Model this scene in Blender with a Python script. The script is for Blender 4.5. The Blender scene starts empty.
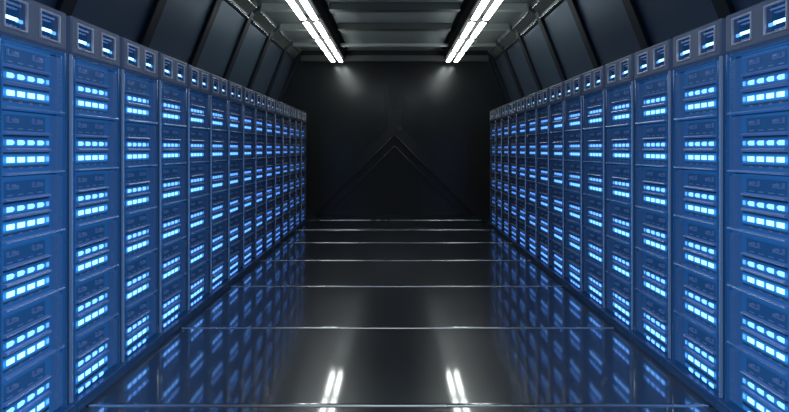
import bpy, bmesh, math
from mathutils import Vector, Matrix

scene = bpy.context.scene
COL = scene.collection
R = math.radians

# ------------------------------------------------------------------ constants (metres)
EYE = 1.47                    # camera height
FOC = 565.0                   # focal length in pixels of a 789 px wide frame
PITCH = 0.60                  # rack width
XL, XR = 1.80, 1.854          # rack fronts
YL0, YR0 = 3.134 - PITCH, 3.198 - PITCH
NL, NR = 15, 14
UNITS = 6
UPITCH = 0.317
ZROW0 = 1.735                 # lower light row of the top server
YBACK = 12.68
ZCEIL = 3.68
YNEAR = -1.0

# ------------------------------------------------------------------ materials
def newmat(name):
    m = bpy.data.materials.new(name); m.use_nodes = True
    nt = m.node_tree
    return m, nt, nt.nodes['Principled BSDF']

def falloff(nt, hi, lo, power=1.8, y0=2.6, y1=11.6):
    """emission that weakens with distance down the aisle, painting the bloom and haze of the near racks"""
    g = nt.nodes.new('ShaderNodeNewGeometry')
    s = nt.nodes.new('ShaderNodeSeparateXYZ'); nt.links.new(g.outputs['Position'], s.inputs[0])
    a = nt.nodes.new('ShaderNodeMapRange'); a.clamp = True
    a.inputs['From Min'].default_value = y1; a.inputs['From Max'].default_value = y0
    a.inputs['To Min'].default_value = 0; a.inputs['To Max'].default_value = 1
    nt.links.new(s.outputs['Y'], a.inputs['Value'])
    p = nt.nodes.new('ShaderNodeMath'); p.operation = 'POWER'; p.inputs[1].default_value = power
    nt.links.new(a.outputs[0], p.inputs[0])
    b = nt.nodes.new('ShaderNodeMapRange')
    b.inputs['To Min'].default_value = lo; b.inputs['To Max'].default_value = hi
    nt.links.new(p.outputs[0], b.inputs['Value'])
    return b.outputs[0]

def mat(name, col, rough=.4, metal=0., emis=None, hi=0., lo=0., power=1.8, noise=0., nscale=8., coat=0., bump=0., far=None, halo=False):
    m, nt, b = newmat(name)
    b.inputs['Base Color'].default_value = (*col, 1)
    b.inputs['Roughness'].default_value = rough
    b.inputs['Metallic'].default_value = metal
    if coat:
        b.inputs['Coat Weight'].default_value = coat
        b.inputs['Coat Roughness'].default_value = .08
    if emis:
        b.inputs['Emission Color'].default_value = (*emis, 1)
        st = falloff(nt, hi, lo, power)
        if far:                        # fade with distance put into the lamp colour: deeper blue far off
            mx = nt.nodes.new('ShaderNodeMix'); mx.data_type = 'RGBA'
            mx.inputs['A'].default_value = (*far, 1); mx.inputs['B'].default_value = (*emis, 1)
            nt.links.new(falloff(nt, 1, 0, 1.0), mx.inputs['Factor'])
            nt.links.new(mx.outputs['Result'], b.inputs['Emission Color'])
        if halo:                      # painted bloom around a lamp row: brightest along its middle line
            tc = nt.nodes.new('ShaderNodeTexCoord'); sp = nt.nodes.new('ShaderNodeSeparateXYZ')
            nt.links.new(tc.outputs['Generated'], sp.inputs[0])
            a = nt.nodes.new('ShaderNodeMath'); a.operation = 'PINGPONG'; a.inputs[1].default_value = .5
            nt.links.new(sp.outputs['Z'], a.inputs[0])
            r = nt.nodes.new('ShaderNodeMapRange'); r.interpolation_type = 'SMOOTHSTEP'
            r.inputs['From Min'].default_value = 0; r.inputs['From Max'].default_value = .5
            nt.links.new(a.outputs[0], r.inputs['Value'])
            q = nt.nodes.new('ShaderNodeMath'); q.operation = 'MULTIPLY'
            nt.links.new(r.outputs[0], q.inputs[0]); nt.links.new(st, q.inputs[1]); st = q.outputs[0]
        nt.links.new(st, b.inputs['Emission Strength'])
    if noise or bump:
        tc = nt.nodes.new('ShaderNodeTexCoord')
        n = nt.nodes.new('ShaderNodeTexNoise'); n.inputs['Scale'].default_value = nscale
        n.inputs['Detail'].default_value = 4
        nt.links.new(tc.outputs['Object'], n.inputs['Vector'])
        if noise:
            r = nt.nodes.new('ShaderNodeMapRange')
            r.inputs['To Min'].default_value = max(0.02, rough - noise); r.inputs['To Max'].default_value = rough + noise
            nt.links.new(n.outputs[0], r.inputs['Value'])
            nt.links.new(r.outputs[0], b.inputs['Roughness'])
        if bump:
            bp = nt.nodes.new('ShaderNodeBump'); bp.inputs['Strength'].default_value = bump
            bp.inputs['Distance'].default_value = .01
            nt.links.new(n.outputs[0], bp.inputs['Height'])
            nt.links.new(bp.outputs[0], b.inputs['Normal'])
    return m

M = {}
BLOOM = (.036, .26, .88)  # lamp bloom, painted as emission into rack surfaces that are no lamps
M['paint'] = mat('rack_paint_bloom', (.045, .06, .10), .38, .5, BLOOM, .20, .0, 3.2, noise=.08)
M['dark'] = mat('rack_dark', (.02, .03, .055), .45, .3, BLOOM, .08, .0, 3.0)
M['plate'] = mat('server_faceplate', (.035, .05, .09), .40, .4, BLOOM, .33, .003, 3.0)
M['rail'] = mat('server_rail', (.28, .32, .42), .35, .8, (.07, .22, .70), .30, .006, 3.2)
M['plinth'] = mat('plinth_paint_bloom', (.02, .035, .075), .35, .4, BLOOM, .12, .0, 3.2)
M['header'] = mat('header_grey', (.072, .085, .115), .40, .2, (.12, .22, .50), .15, .0, noise=.06)  # blue haze over the near headers, painted as emission
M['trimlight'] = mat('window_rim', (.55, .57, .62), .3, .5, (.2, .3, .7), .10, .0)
M['bay'] = mat('window_bay', (.015, .025, .05), .25, .3, BLOOM, .12, .0)
M['chrome'] = mat('polished_post', (.80, .83, .88), .17, .75, (.10, .27, .68), .26, .012, noise=.04, nscale=3)  # faint emission stands in for light falling on the post
M['stile'] = mat('brushed_stile', (.30, .33, .40), .13, 1.0, BLOOM, .17, .0, 3.2)
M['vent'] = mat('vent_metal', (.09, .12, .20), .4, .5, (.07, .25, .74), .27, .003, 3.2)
FAR = (.055, .24, 1.0)
M['led'] = mat('led_white_blue', (.2, .4, .7), .4, 0, (.165, .42, 1.0), 4.6, .5, power=1.4, far=FAR)
M['led_soft'] = mat('led_pale_blue', (.2, .4, .7), .4, 0, (.125, .33, 1.0), 3.3, .4, power=1.2, far=FAR)
M['glow'] = mat('led_halo', (.05, .1, .2), .5, 0, (.030, .32, 1.0), 1.05, .03, power=1.8, halo=True)  # bloom around the lamps, painted as a glowing strip
M['glow_soft'] = mat('led_halo_soft', (.05, .1, .2), .5, 0, (.030, .30, 1.0), .62, .02, power=1.8, halo=True)
M['led_dim'] = mat('led_dim_blue', (.05, .1, .2), .4, 0, (.10, .40, 1.0), 1.5, .14, power=1.6)
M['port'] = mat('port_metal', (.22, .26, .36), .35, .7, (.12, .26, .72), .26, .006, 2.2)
M['bar'] = mat('header_light_bar', (.3, .5, .7), .4, 0, (.26, .58, 1.0), 4.6, .25, power=1.6)
M['wall'] = mat('wall_panel', (.125, .18, .25), .40, .65, noise=.02, nscale=2.5)
M['rib'] = mat('wall_rib', (.012, .016, .026), .5, .2, noise=.05)
M['cove'] = mat('cove_metal', (.20, .225, .225), .30, .6, noise=.03)
M['ceil'] = mat('ceiling_panel', (.27, .30, .295), .5, .2, noise=.08, nscale=2)
M['beam'] = mat('ceiling_beam_dark', (.10, .112, .11), .45, .3)
M['beamlight'] = mat('ceiling_beam_grey', (.50, .54, .53), .45, .2)
M['back'] = mat('back_wall_panel', (.042, .046, .048), .19, .5, noise=.05, nscale=1.5)
M['backtrim'] = mat('back_wall_trim', (.042, .046, .048), .26, .5, noise=.04, nscale=2)
M['rail_glint'] = mat('cove_glint_rail', (.85, .88, .88), .20, 1.0)
M['recess'] = mat('port_recess', (.012, .02, .04), .4, .2, BLOOM, .22, .0, 3.0)
M['strip'] = mat('joint_glint_strip', (.60, .62, .64), .28, .9, noise=.06, nscale=1.2)
M['housing'] = mat('fixture_housing', (.022, .024, .024), .9, .0)
M['housing'].node_tree.nodes['Principled BSDF'].inputs['Specular IOR Level'].default_value = .05

m, nt, b = newmat('light_tube')
b.inputs['Base Color'].default_value = (.8, .8, .8, 1)
b.inputs['Emission Color'].default_value = (.93, 1.0, .97, 1); b.inputs['Emission Strength'].default_value = 11.0
M['tube'] = m

m, nt, b = newmat('floor_plate')       # dark polished plates
b.inputs['Base Color'].default_value = (.016, .021, .029, 1)
b.inputs['Metallic'].default_value = .0
b.inputs['Roughness'].default_value = .29
b.inputs['Specular IOR Level'].default_value = .45
b.inputs['Coat Weight'].default_value = 1.0
b.inputs['Coat Roughness'].default_value = .085
b.inputs['Coat IOR'].default_value = 1.85
tc = nt.nodes.new('ShaderNodeTexCoord')
n = nt.nodes.new('ShaderNodeTexNoise'); n.inputs['Scale'].default_value = 1.3; n.inputs['Detail'].default_value = 3
nt.links.new(tc.outputs['Object'], n.inputs['Vector'])
r = nt.nodes.new('ShaderNodeMapRange'); r.inputs['To Min'].default_value = .045; r.inputs['To Max'].default_value = .085
nt.links.new(n.outputs[0], r.inputs['Value']); nt.links.new(r.outputs[0], b.inputs['Coat Roughness'])
M['floor'] = m

# ------------------------------------------------------------------ mesh helpers
def box(bm, x0, x1, y0, y1, z0, z1):
    if x0 > x1: x0, x1 = x1, x0
    if y0 > y1: y0, y1 = y1, y0
    if z0 > z1: z0, z1 = z1, z0
    v = [bm.verts.new(p) for p in ((x0,y0,z0),(x1,y0,z0),(x1,y1,z0),(x0,y1,z0),(x0,y0,z1),(x1,y0,z1),(x1,y1,z1),(x0,y1,z1))]
    for f in ((3,2,1,0),(4,5,6,7),(0,1,5,4),(1,2,6,5),(2,3,7,6),(3,0,4,7)):
        bm.faces.new([v[i] for i in f])

def prism(bm, pts, axis, a0, a1):
    """closed outline pts (2D) swept along axis: 'x' -> pts are (y,z); 'y' -> (x,z); 'z' -> (x,y)"""
    def P(p, a):
        return {'x': (a, p[0], p[1]), 'y': (p[0], a, p[1]), 'z': (p[0], p[1], a)}[axis]
    A = [bm.verts.new(P(p, a0)) for p in pts]; B = [bm.verts.new(P(p, a1)) for p in pts]
    k = len(pts)
    bm.faces.new(A); bm.faces.new(B[::-1])
    for i in range(k):
        bm.faces.new((A[i], B[i], B[(i+1) % k], A[(i+1) % k]))

def grid_solid(bm, x0, x1, us, zs, holes):
    """flat plate in the (u,z) plane between depths x0..x1 with rectangular cells left open"""
    nu, nz = len(us)-1, len(zs)-1
    solid = lambda i, j: 0 <= i < nu and 0 <= j < nz and (i, j) not in holes
    V = {}
    def v(s, i, j):
        if (s, i, j) not in V: V[(s, i, j)] = bm.verts.new(((x0, x1)[s], us[i], zs[j]))
        return V[(s, i, j)]
    for i in range(nu):
        for j in range(nz):
            if not solid(i, j): continue
            for s in (0, 1):
                bm.faces.new([v(s,i,j), v(s,i+1,j), v(s,i+1,j+1), v(s,i,j+1)])
            for (di, dj, e) in ((-1,0,((i,j),(i,j+1))),(1,0,((i+1,j),(i+1,j+1))),(0,-1,((i,j),(i+1,j))),(0,1,((i,j+1),(i+1,j+1)))):
                if not solid(i+di, j+dj):
                    (a, b_), (c, d) = e
                    bm.faces.new([v(0,a,b_), v(0,c,d), v(1,c,d), v(1,a,b_)])

def make(name, fn, material, parent=None, bevel=0., seg=2, mirror=1, smooth=False, kind=None, also=None, shift=None):
    bm = bmesh.new(); fn(bm)
    if also:
        nf = len(bm.faces); also[0](bm); bm.faces.ensure_lookup_table()
        for f in bm.faces[nf:]: f.material_index = 1
    if shift:
        for v in bm.verts: v.co += Vector(shift)
    if mirror < 0:
        for v in bm.verts: v.co.x = -v.co.x
    bmesh.ops.recalc_face_normals(bm, faces=bm.faces[:])
    if bevel:
        es = [e for e in bm.edges if len(e.link_faces) == 2 and e.calc_face_angle(0) > .5]
        for f in bm.faces: f.smooth = False
        rb = bmesh.ops.bevel(bm, geom=es, offset=bevel, segments=seg, profile=.5, affect='EDGES', clamp_overlap=True)
        for f in rb['faces']: f.smooth = True
    me = bpy.data.meshes.new(name)
    bm.to_mesh(me); bm.free()
    me.materials.append(material)
    if also: me.materials.append(also[1])
    if smooth:
        for p in me.polygons: p.use_smooth = True
        me.set_sharp_from_angle(angle=R(50))
    o = bpy.data.objects.new(name, me); COL.objects.link(o)
    if parent is not None: o.parent = parent
    if kind: o['kind'] = kind
    return o

def empty(name, loc=(0,0,0)):
    o = bpy.data.objects.new(name, None); COL.objects.link(o)
    o.location = loc; o.empty_display_size = .1
    return o

def tag(o, label, cat, group=None):
    o['label'] = label; o['category'] = cat
    if group: o['group'] = group

def copy_tree(o, parent=None):
    c = o.copy(); COL.objects.link(c)
    if parent is not None: c.parent = parent
    for ch in list(o.children): copy_tree(ch, c)
    return c

ORD = ['first','second','third','fourth','fifth','sixth','seventh','eighth','ninth','tenth','eleventh','twelfth','thirteenth','fourteenth','fifteenth']

# ------------------------------------------------------------------ the room
def floor_fn(bm):
    # long plates across the aisle, each with a softly rounded edge and a narrow joint between
    y = 3.238 - 3*1.405
    while y < YBACK - .05:
        y1 = min(y + 1.405, YBACK)
        e, g = .024, .004
        pts = [(y+g, -.03), (y+g, -.012), (y+g+.006, -.004), (y+g+.016, -.001), (y+g+e, 0), (y1-g-e, 0), (y1-g-.016, -.001), (y1-g-.006, -.004), (y1-g, -.012), (y1-g, -.03)]
        prism(bm, pts, 'x', -2.95, 2.95)
        y = y1
    box(bm, -2.95, 2.95, -1.3, YBACK, -.10, -.03)
floor = make('floor', floor_fn, M['floor'], kind='structure')
for p in floor.data.polygons: p.use_smooth = False

make('ceiling', lambda bm: box(bm, -2.6, 2.6, YNEAR, YBACK+.2, ZCEIL, ZCEIL+.1), M['ceil'], kind='structure')

XT, XB, ZT, ZB = 2.19, 2.734, 3.57, 2.21      # the sloping upper wall: top and foot
def wall_fn(bm):
    pts = [(XB, 0), (XB, ZB), (XT-.044, ZCEIL), (XT+.2, ZCEIL), (XB+.2, ZB), (XB+.2, 0)]
    prism(bm, pts, 'y', YNEAR, YBACK)
make('wall_left', wall_fn, M['wall'], mirror=-1, kind='structure')
make('wall_right', wall_fn, M['wall'], kind='structure')

def back_fn(bm):
    box(bm, -2.95, 2.95, YBACK, YBACK+.2, -.1, ZCEIL)
make('wall_back', back_fn, M['back'], kind='structure')

tn = [0]
def trim(fn, m, **k):
    tn[0] += 1
    return make('trim_%d' % tn[0], fn, M[m], kind='structure', **k)

for k in range(-1, 7):               # polished strips added in the floor joints to glint like lit plate edges
    yj = 3.238 + 1.405*k
    if yj < 1.5: continue
    trim(lambda bm: prism(bm, [(yj + .011*math.cos(math.pi*i/10), -.006 + .010*math.sin(math.pi*i/10)) for i in range(11)], 'x', -1.75, 1.80), 'strip', smooth=True)
# relief of the back wall: a central pilaster that forks into an inverted V
yb = YBACK
trim(lambda bm: prism(bm, [(-.17,3.56),(-.17,1.92),(-2.07,0),(-1.81,0),(0,1.81),(1.81,0),(2.07,0),(.17,1.92),(.17,3.56)], 'y', yb-.014, yb), 'backtrim', bevel=.005)
def chevron(top, bot, w, d):
    def fn(bm):
        h = top; i = bot
        prism(bm, [(-h, 0), (0, top), (h, 0), (i, 0), (0, bot), (-i, 0)], 'y', yb-d, yb)
    return fn
trim(chevron(1.808, 1.765, 0, .05), 'backtrim', bevel=.010)
trim(chevron(1.55, 1.50, 0, .03), 'backtrim', bevel=.008)
for s in (-1, 1):
    trim(lambda bm: prism(bm, [(s*.20, 3.56), (s*.24, 3.56), (s*.24, 1.99), (s*2.19, .04), (s*2.15, .04), (s*.20, 1.99)], 'y', yb-.008, yb), 'backtrim', bevel=.003)
trim(lambda bm: box(bm, -2.1, 2.1, yb-.10, yb, 3.42, 3.56), 'beam', bevel=.01)   # head of the back wall

# ribs on the sloping walls, cross beams and coves
slope = Vector((XB-XT, ZB-ZT)).normalized()           # down the slope, in (x,z)
nrm = Vector((-abs(slope.y), -slope.x))               # into the room
RIBY = [3.0 + 1.40*k for k in range(0, 7)]
def rib_fn(y, w, d):
    def fn(bm):
        a = Vector((XT, ZT)); c = Vector((XB, ZB)) 
        pts = [tuple(a), tuple(c), tuple(c + nrm*d), tuple(a + nrm*d)]
        prism(bm, pts, 'y', y-w/2, y+w/2)
    return fn
for s in (-1, 1):
    for y in RIBY:
        trim(rib_fn(y, .17, .045), 'rib', bevel=.008, mirror=s)
    trim(rib_fn(YBACK-.06, .12, .09), 'rib', bevel=.008, mirror=s)
    # glossy cove between ceiling and sloping wall, one length per bay
    ys = [YNEAR] + RIBY + [YBACK-.1]
    for k in range(len(ys)-1):
        y0, y1 = ys[k]+.10, ys[k+1]-.10
        if y1 < 4.0: continue
        def cove(bm):
            pts = [(2.06, ZCEIL-.004), (2.06, ZCEIL-.07), (2.10, ZCEIL-.105), (2.195, ZCEIL-.19), (2.222, ZCEIL-.24), (2.25, ZCEIL-.25), (2.22, ZCEIL-.13), (2.14, ZCEIL-.005)]
            prism(bm, pts, 'y', y0, y1)
        trim(cove, 'cove', bevel=.012, seg=3, mirror=s)
        for cx, cz, cr in ((2.205, ZCEIL-.235, .024), (2.075, ZCEIL-.095, .014)):  # bright rails added to draw the highlights along the cove edges
            trim(lambda bm: prism(bm, [(cx + cr*math.cos(math.pi*q/8), cz + cr*math.sin(math.pi*q/8)) for q in range(16)], 'y', y0+.02, y1-.02), 'rail_glint', smooth=True, mirror=s)
for y in (7.2, 8.6, 10.0):
    trim(lambda bm: box(bm, -.99, .99, y-.09, y+.09, 3.57, ZCEIL), 'beam', bevel=.008)
    for s in (-1, 1):
        trim(lambda bm: box(bm, s*1.50, s*2.01, y-.06, y+.06, 3.57, ZCEIL), 'beamlight', bevel=.008)
trim(lambda bm: box(bm, -2.05, 2.05, 11.36, 11.44, 3.54, 3.60), 'beamlight', bevel=.012)
for s in (-1, 1):
    trim(lambda bm: box(bm, s*1.60, s*1.66, 11.37, 11.43, 3.60, ZCEIL), 'beamlight')

# ------------------------------------------------------------------ ceiling lights
def make_fixture():
    t = empty('ceiling_light')
    # open housing: back plate, two flared sides, end plates
    def hous(bm):
        prism(bm, [(-.22,.32),(-.22,.295),(-.155,.275),(-.155,.085),(-.14,.070),(.14,.070),(.155,.085),(.155,.275),(.22,.295),(.22,.32)], 'y', 0, 1.325)
    h = make('housing', hous, M['housing'], t, bevel=.004)
    for s in (-1, 1):
        def tube(bm):
            k = 16
            pts = [(s*.084 + .048*math.cos(2*math.pi*i/k), .0 + .016*math.sin(2*math.pi*i/k)) for i in range(k)]
            prism(bm, pts, 'y', .13, 1.215)
        make('light_strip', tube, M['tube'], t, bevel=.006, smooth=True)
        def caps(bm):
            for y0 in (.03, 1.226):
                k = 12
                pts = [(s*.086 + .020*math.cos(2*math.pi*i/k), .02 + .012*math.sin(2*math.pi*i/k)) for i in range(k)]
                prism(bm, pts, 'y', y0, y0+.054)
                box(bm, s*.086-.02, s*.086+.02, y0, y0+.05, .02, .072)
        make('end_bracket', caps, M['housing'], t)
    return t
fx = make_fixture(); first = True
FY = [7.02 + 1.325*k for k in range(4)]
for s, side in ((-1, 'left'), (1, 'right')):
    for k, y in enumerate(FY):
        o = fx if first else copy_tree(fx); first = False
        o.location = (s*1.245, y, ZCEIL-.32)
        pos = ['nearest the camera', 'second from the front', 'third from the front', 'nearest the back wall'][k]
        tag(o, 'twin-strip white ceiling light, %s in the %s run' % (pos, side), 'ceiling light', 'twin-strip ceiling lights')

# ------------------------------------------------------------------ racks
ZHEAD0, ZHEAD1 = 2.0, 2.212
ZBASE = .057
def unit_z(k):                       # bottom of server k
    return ZROW0 - UPITCH*k - .075

def make_rack(s):
    """local x grows away from the aisle (mirrored for the left row), local y runs down the aisle"""
    t = empty('server_rack')
    mk = lambda name, fn, m, par=t, **k: make(name, fn, M[m], par, mirror=s, **k)
    def cabinet(bm):
        box(bm, .02, .80, .003, .018, ZBASE, ZHEAD0); box(bm, .004, .80, .582, .599, ZBASE, ZHEAD0)
        box(bm, .785, .80, .018, .582, ZBASE, ZHEAD0)
        box(bm, .02, .785, .018, .582, ZHEAD0-.012, ZHEAD0)
        for k in range(UNITS-1):
            z = unit_z(k); box(bm, .06, .785, .018, .582, z-.008, z)
        box(bm, .06, .785, .018, .582, ZBASE, ZBASE+.004)
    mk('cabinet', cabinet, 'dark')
    def post(bm):                     # polished rounded front post
        k = 10
        pts = [(.014 - .018*math.sin(math.pi*i/k), .021 - .013*math.cos(math.pi*i/k)) for i in range(k+1)]
        prism(bm, pts + [(.05, .034), (.05, .008)], 'z', ZBASE, ZHEAD0-.002)
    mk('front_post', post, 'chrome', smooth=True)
    def stile(bm):
        prism(bm, [(.00,.556),(.00,.575),(.012,.580),(.05,.580),(.05,.550),(.02,.550),(.02,.556)], 'z', ZBASE, ZHEAD0-.002)
        box(bm, .018, .05, .040, .071, ZBASE, ZHEAD0-.002)
        box(bm, .010, .018, .060, .071, ZBASE+.02, ZHEAD0-.02)
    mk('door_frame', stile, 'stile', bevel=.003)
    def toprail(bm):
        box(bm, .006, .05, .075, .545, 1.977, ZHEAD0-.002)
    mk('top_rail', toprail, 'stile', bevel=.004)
    def plinth(bm):
        prism(bm, [(-.04, 0), (-.04, .040), (-.030, ZBASE-.001), (.8, ZBASE-.001), (.8, 0)], 'y', .001, .599)
    mk('plinth', plinth, 'plinth', bevel=.004)
    # header with two square windows
    us = [.002, .059, .223, .326, .490, .556]; zs = [ZHEAD0, 2.037, 2.180, ZHEAD1]
    def header(bm):
        grid_solid(bm, -.008, .03, us, zs, {(1,1), (3,1)})
    mk('header', header, 'header', bevel=.011, seg=3)
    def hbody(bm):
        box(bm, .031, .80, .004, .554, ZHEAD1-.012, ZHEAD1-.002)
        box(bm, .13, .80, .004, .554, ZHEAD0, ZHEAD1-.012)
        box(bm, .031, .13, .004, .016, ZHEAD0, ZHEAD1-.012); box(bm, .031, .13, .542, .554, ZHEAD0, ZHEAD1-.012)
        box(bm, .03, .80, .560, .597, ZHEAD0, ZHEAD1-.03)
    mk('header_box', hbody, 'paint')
    for (a, b_) in ((.059, .223), (.326, .490)):
        def ring(bm):
            grid_solid(bm, -.013, .0, [a-.004, a+.007, b_-.007, b_+.004], [2.033, 2.044, 2.173, 2.184], {(1,1)})
        w = mk('header_window', ring, 'trimlight', bevel=.004)
        def bay(bm):
            box(bm, .085, .09, a, b_, 2.037, 2.18)
            box(bm, .0, .085, a, b_, 2.030, 2.036); box(bm, .0, .085, a, b_, 2.181, 2.186)
            box(bm, .010, .085, b_-.035, b_-.030, 2.037, 2.18)
        def lines(bm):
            box(bm, .0, .008, a+.010, b_-.03, 2.152, 2.161); box(bm, .012, .03, a+.010, b_-.04, 2.138, 2.143)
            for q in range(4):
                box(bm, .014, .022, a+.012+.03*q, a+.032+.03*q, 2.053, 2.059)
        mk('bay_lining', bay, 'bay', w, also=(lines, M['port']))
        mk('light_bar', lambda bm: box(bm, .002, .012, a+.009, b_-.050, 2.080, 2.096), 'bar', w, bevel=.003)
        mk('dim_light', lambda bm: box(bm, .006, .016, b_-.048, b_-.010, 2.077, 2.093), 'led_dim', w)
    return t

LEDU = [(.151, .203), (.227, .279), (.303, .355), (.379, .431)]
def make_unit(s, detail, extra):
    """one server: local z=0 at its bottom"""
    t = empty('rack_server')
    mk = lambda name, fn, m, par=t, **k: make(name, fn, M[m], par, mirror=s, shift=(-.026, -.043, 0), **k)
    lo = -.010 if extra else .001
    H = UPITCH - .012
    def chassis(bm):
        box(bm, .052, .70, .128, .590, lo, H)
        box(bm, .044, .052, .128, .478, .0 if not extra else .012, H)
        box(bm, .036, .044, .128, .478, .1735, .180); box(bm, .036, .044, .128, .478, H-.012, H)
    def slots_and_glints(bm):
        for a, b_ in LEDU:
            box(bm, .038, .044, a+.004, b_-.012, .221, .227)
            if not extra: box(bm, .038, .044, a+.012, b_-.016, .030, .039)  # lower row: lamp reflections shaped as small pale blocks
    mk('chassis', chassis, 'plate', also=(slots_and_glints, M['port']))
    mk('port_panel', lambda bm: box(bm, .0425, .0446, .136, .446, .213, .290), 'recess')
    def rail(z, h, a, b_):
        return lambda bm: prism(bm, [(.044, z-h/2-.004), (.026, z-h/2), (.022, z), (.026, z+h/2), (.044, z+h/2+.004)], 'y', a, b_)
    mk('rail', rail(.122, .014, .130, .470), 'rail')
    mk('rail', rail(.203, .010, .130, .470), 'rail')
    def port(a):
        def fn(bm):
            x0, x1 = .032, .044
            box(bm, x0, x1, a, a+.006, .252, .280); box(bm, x0, x1, a, a+.075, .252, .256)
            box(bm, x0, x1, a+.045, a+.051, .256, .276); box(bm, x0-.008, x1, a+.034, a+.062, .262, .272)
            box(bm, x0, x1, a+.069, a+.075, .256, .268)
        return fn
    mk('port', port(.152), 'port'); mk('port', port(.338), 'port')
    def grille(bm):
        box(bm, .030, .052, .508, .556, .016, H-.006)
        z = .020
        while z < H-.016:
            box(bm, .018, .030, .514, .550, z, z+.0065); z += .0125
        box(bm, .018, .030, .508, .514, .016, H-.006); box(bm, .018, .030, .550, .556, .016, H-.006)
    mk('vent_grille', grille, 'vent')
    if not extra:
        mk('front_lip', lambda bm: prism(bm, [(.05, .001), (.026, .001), (.020, .004), (.024, .011), (.05, .014)], 'y', .126, .590), 'rail')
    def led(a, b_, z, h, dshape):
        x0, x1 = .0375, .044
        if dshape:
            e = .014
            return lambda bm: prism(bm, [(a, z-h/2), (b_-e, z-h/2), (b_-.003, z-h/4), (b_, z), (b_-.003, z+h/4), (b_-e, z+h/2), (a, z+h/2)], 'x', x0, x1)
        return lambda bm: box(bm, x0, x1, a, b_, z-h/2, z+h/2)
    rows = [(.158, .024, True, 'led_soft'), (.075, .025, False, 'led')]
    if extra: rows.append((.004, .022, True, 'led_soft'))
    for z, h, dsh, mm in rows:
        st = mk('light_strip', lambda bm: box(bm, .040, .0445, .132, .476, max(z-h*1.5, lo+.002), z+h*1.5), 'glow' if mm == 'led' else 'glow_soft')  # halo strip added behind the lamps to paint their bloom
        ind = lambda bm: box(bm, .036, .044, .452, .470, z-h*.45, z+h*.45)
        if detail:
            for a, b_ in LEDU:
                mk('light', led(a, b_, z, h, dsh), mm, st)
            if not (extra and z < .05): mk('indicator_light', ind, 'led_dim', st)
        else:
            def allleds(bm):
                for a, b_ in LEDU: led(a, b_, z, h, dsh)(bm)
            mk('lights', allleds, mm, st)
    return t

DETAIL_RACKS = 6
for s, side, X, Y0, N in ((-1, 'left', XL, YL0, NL), (1, 'right', XR, YR0, NR)):
    rack0 = make_rack(s)
    proto = {}
    for r_ in range(N):
        o = rack0 if r_ == 0 else copy_tree(rack0)
        y = Y0 + r_*PITCH
        o.location = (s*X, y, 0)
        pos = '%s from the front' % ORD[r_] if r_ < N-1 else 'last before the back wall'
        tag(o, 'dark server rack full of blue lights, %s in the %s row' % (pos, side), 'server rack', 'server racks in the %s row' % side)
        for k in range(UNITS):
            key = (r_ < DETAIL_RACKS, k == UNITS-1)
            if key not in proto:
                u = proto[key] = make_unit(s, *key)
            else:
                u = copy_tree(proto[key])
            u.location = (s*X, y, unit_z(k))
            where = ['top server', 'second server from top', 'third server from top', 'third server from bottom', 'second server from bottom', 'bottom server'][k]
            rk = '%s rack from front' % ORD[r_] if r_ < N-1 else 'last rack by the back wall'
            tag(u, 'blue-lit %s in the %s, %s row' % (where, rk, side), 'server', 'rack servers in the %s row' % side)

# soft fill light added out of view above the aisle, brightens the near racks
ld = bpy.data.lights.new('near_fill_light', 'AREA'); ld.shape = 'RECTANGLE'; ld.size = 2.2; ld.size_y = 3.0
ld.energy = 45; ld.color = (.80, .90, 1.0)
lo_ = bpy.data.objects.new('near_fill_light', ld); COL.objects.link(lo_); lo_.location = (0, 2.2, 3.6)

# ------------------------------------------------------------------ world, camera, colour
w = bpy.data.worlds.new('World'); scene.world = w; w.use_nodes = True
w.node_tree.nodes['Background'].inputs[0].default_value = (.25, .35, .5, 1)
w.node_tree.nodes['Background'].inputs[1].default_value = .02

cam = bpy.data.cameras.new('camera'); co = bpy.data.objects.new('camera', cam); COL.objects.link(co)
co.location = (0, 0, EYE); co.rotation_euler = (R(90), 0, 0)
cam.sensor_fit = 'HORIZONTAL'; cam.sensor_width = 36
cam.lens = FOC/789*36
cam.shift_x = 0; cam.shift_y = -57/789
cam.clip_start = .05; cam.clip_end = 100
scene.camera = co
scene.view_settings.view_transform = 'Standard'
scene.view_settings.look = 'None'
scene.cycles.max_bounces = 8
scene.cycles.caustics_reflective = True
scene.cycles.sample_clamp_indirect = 4.0
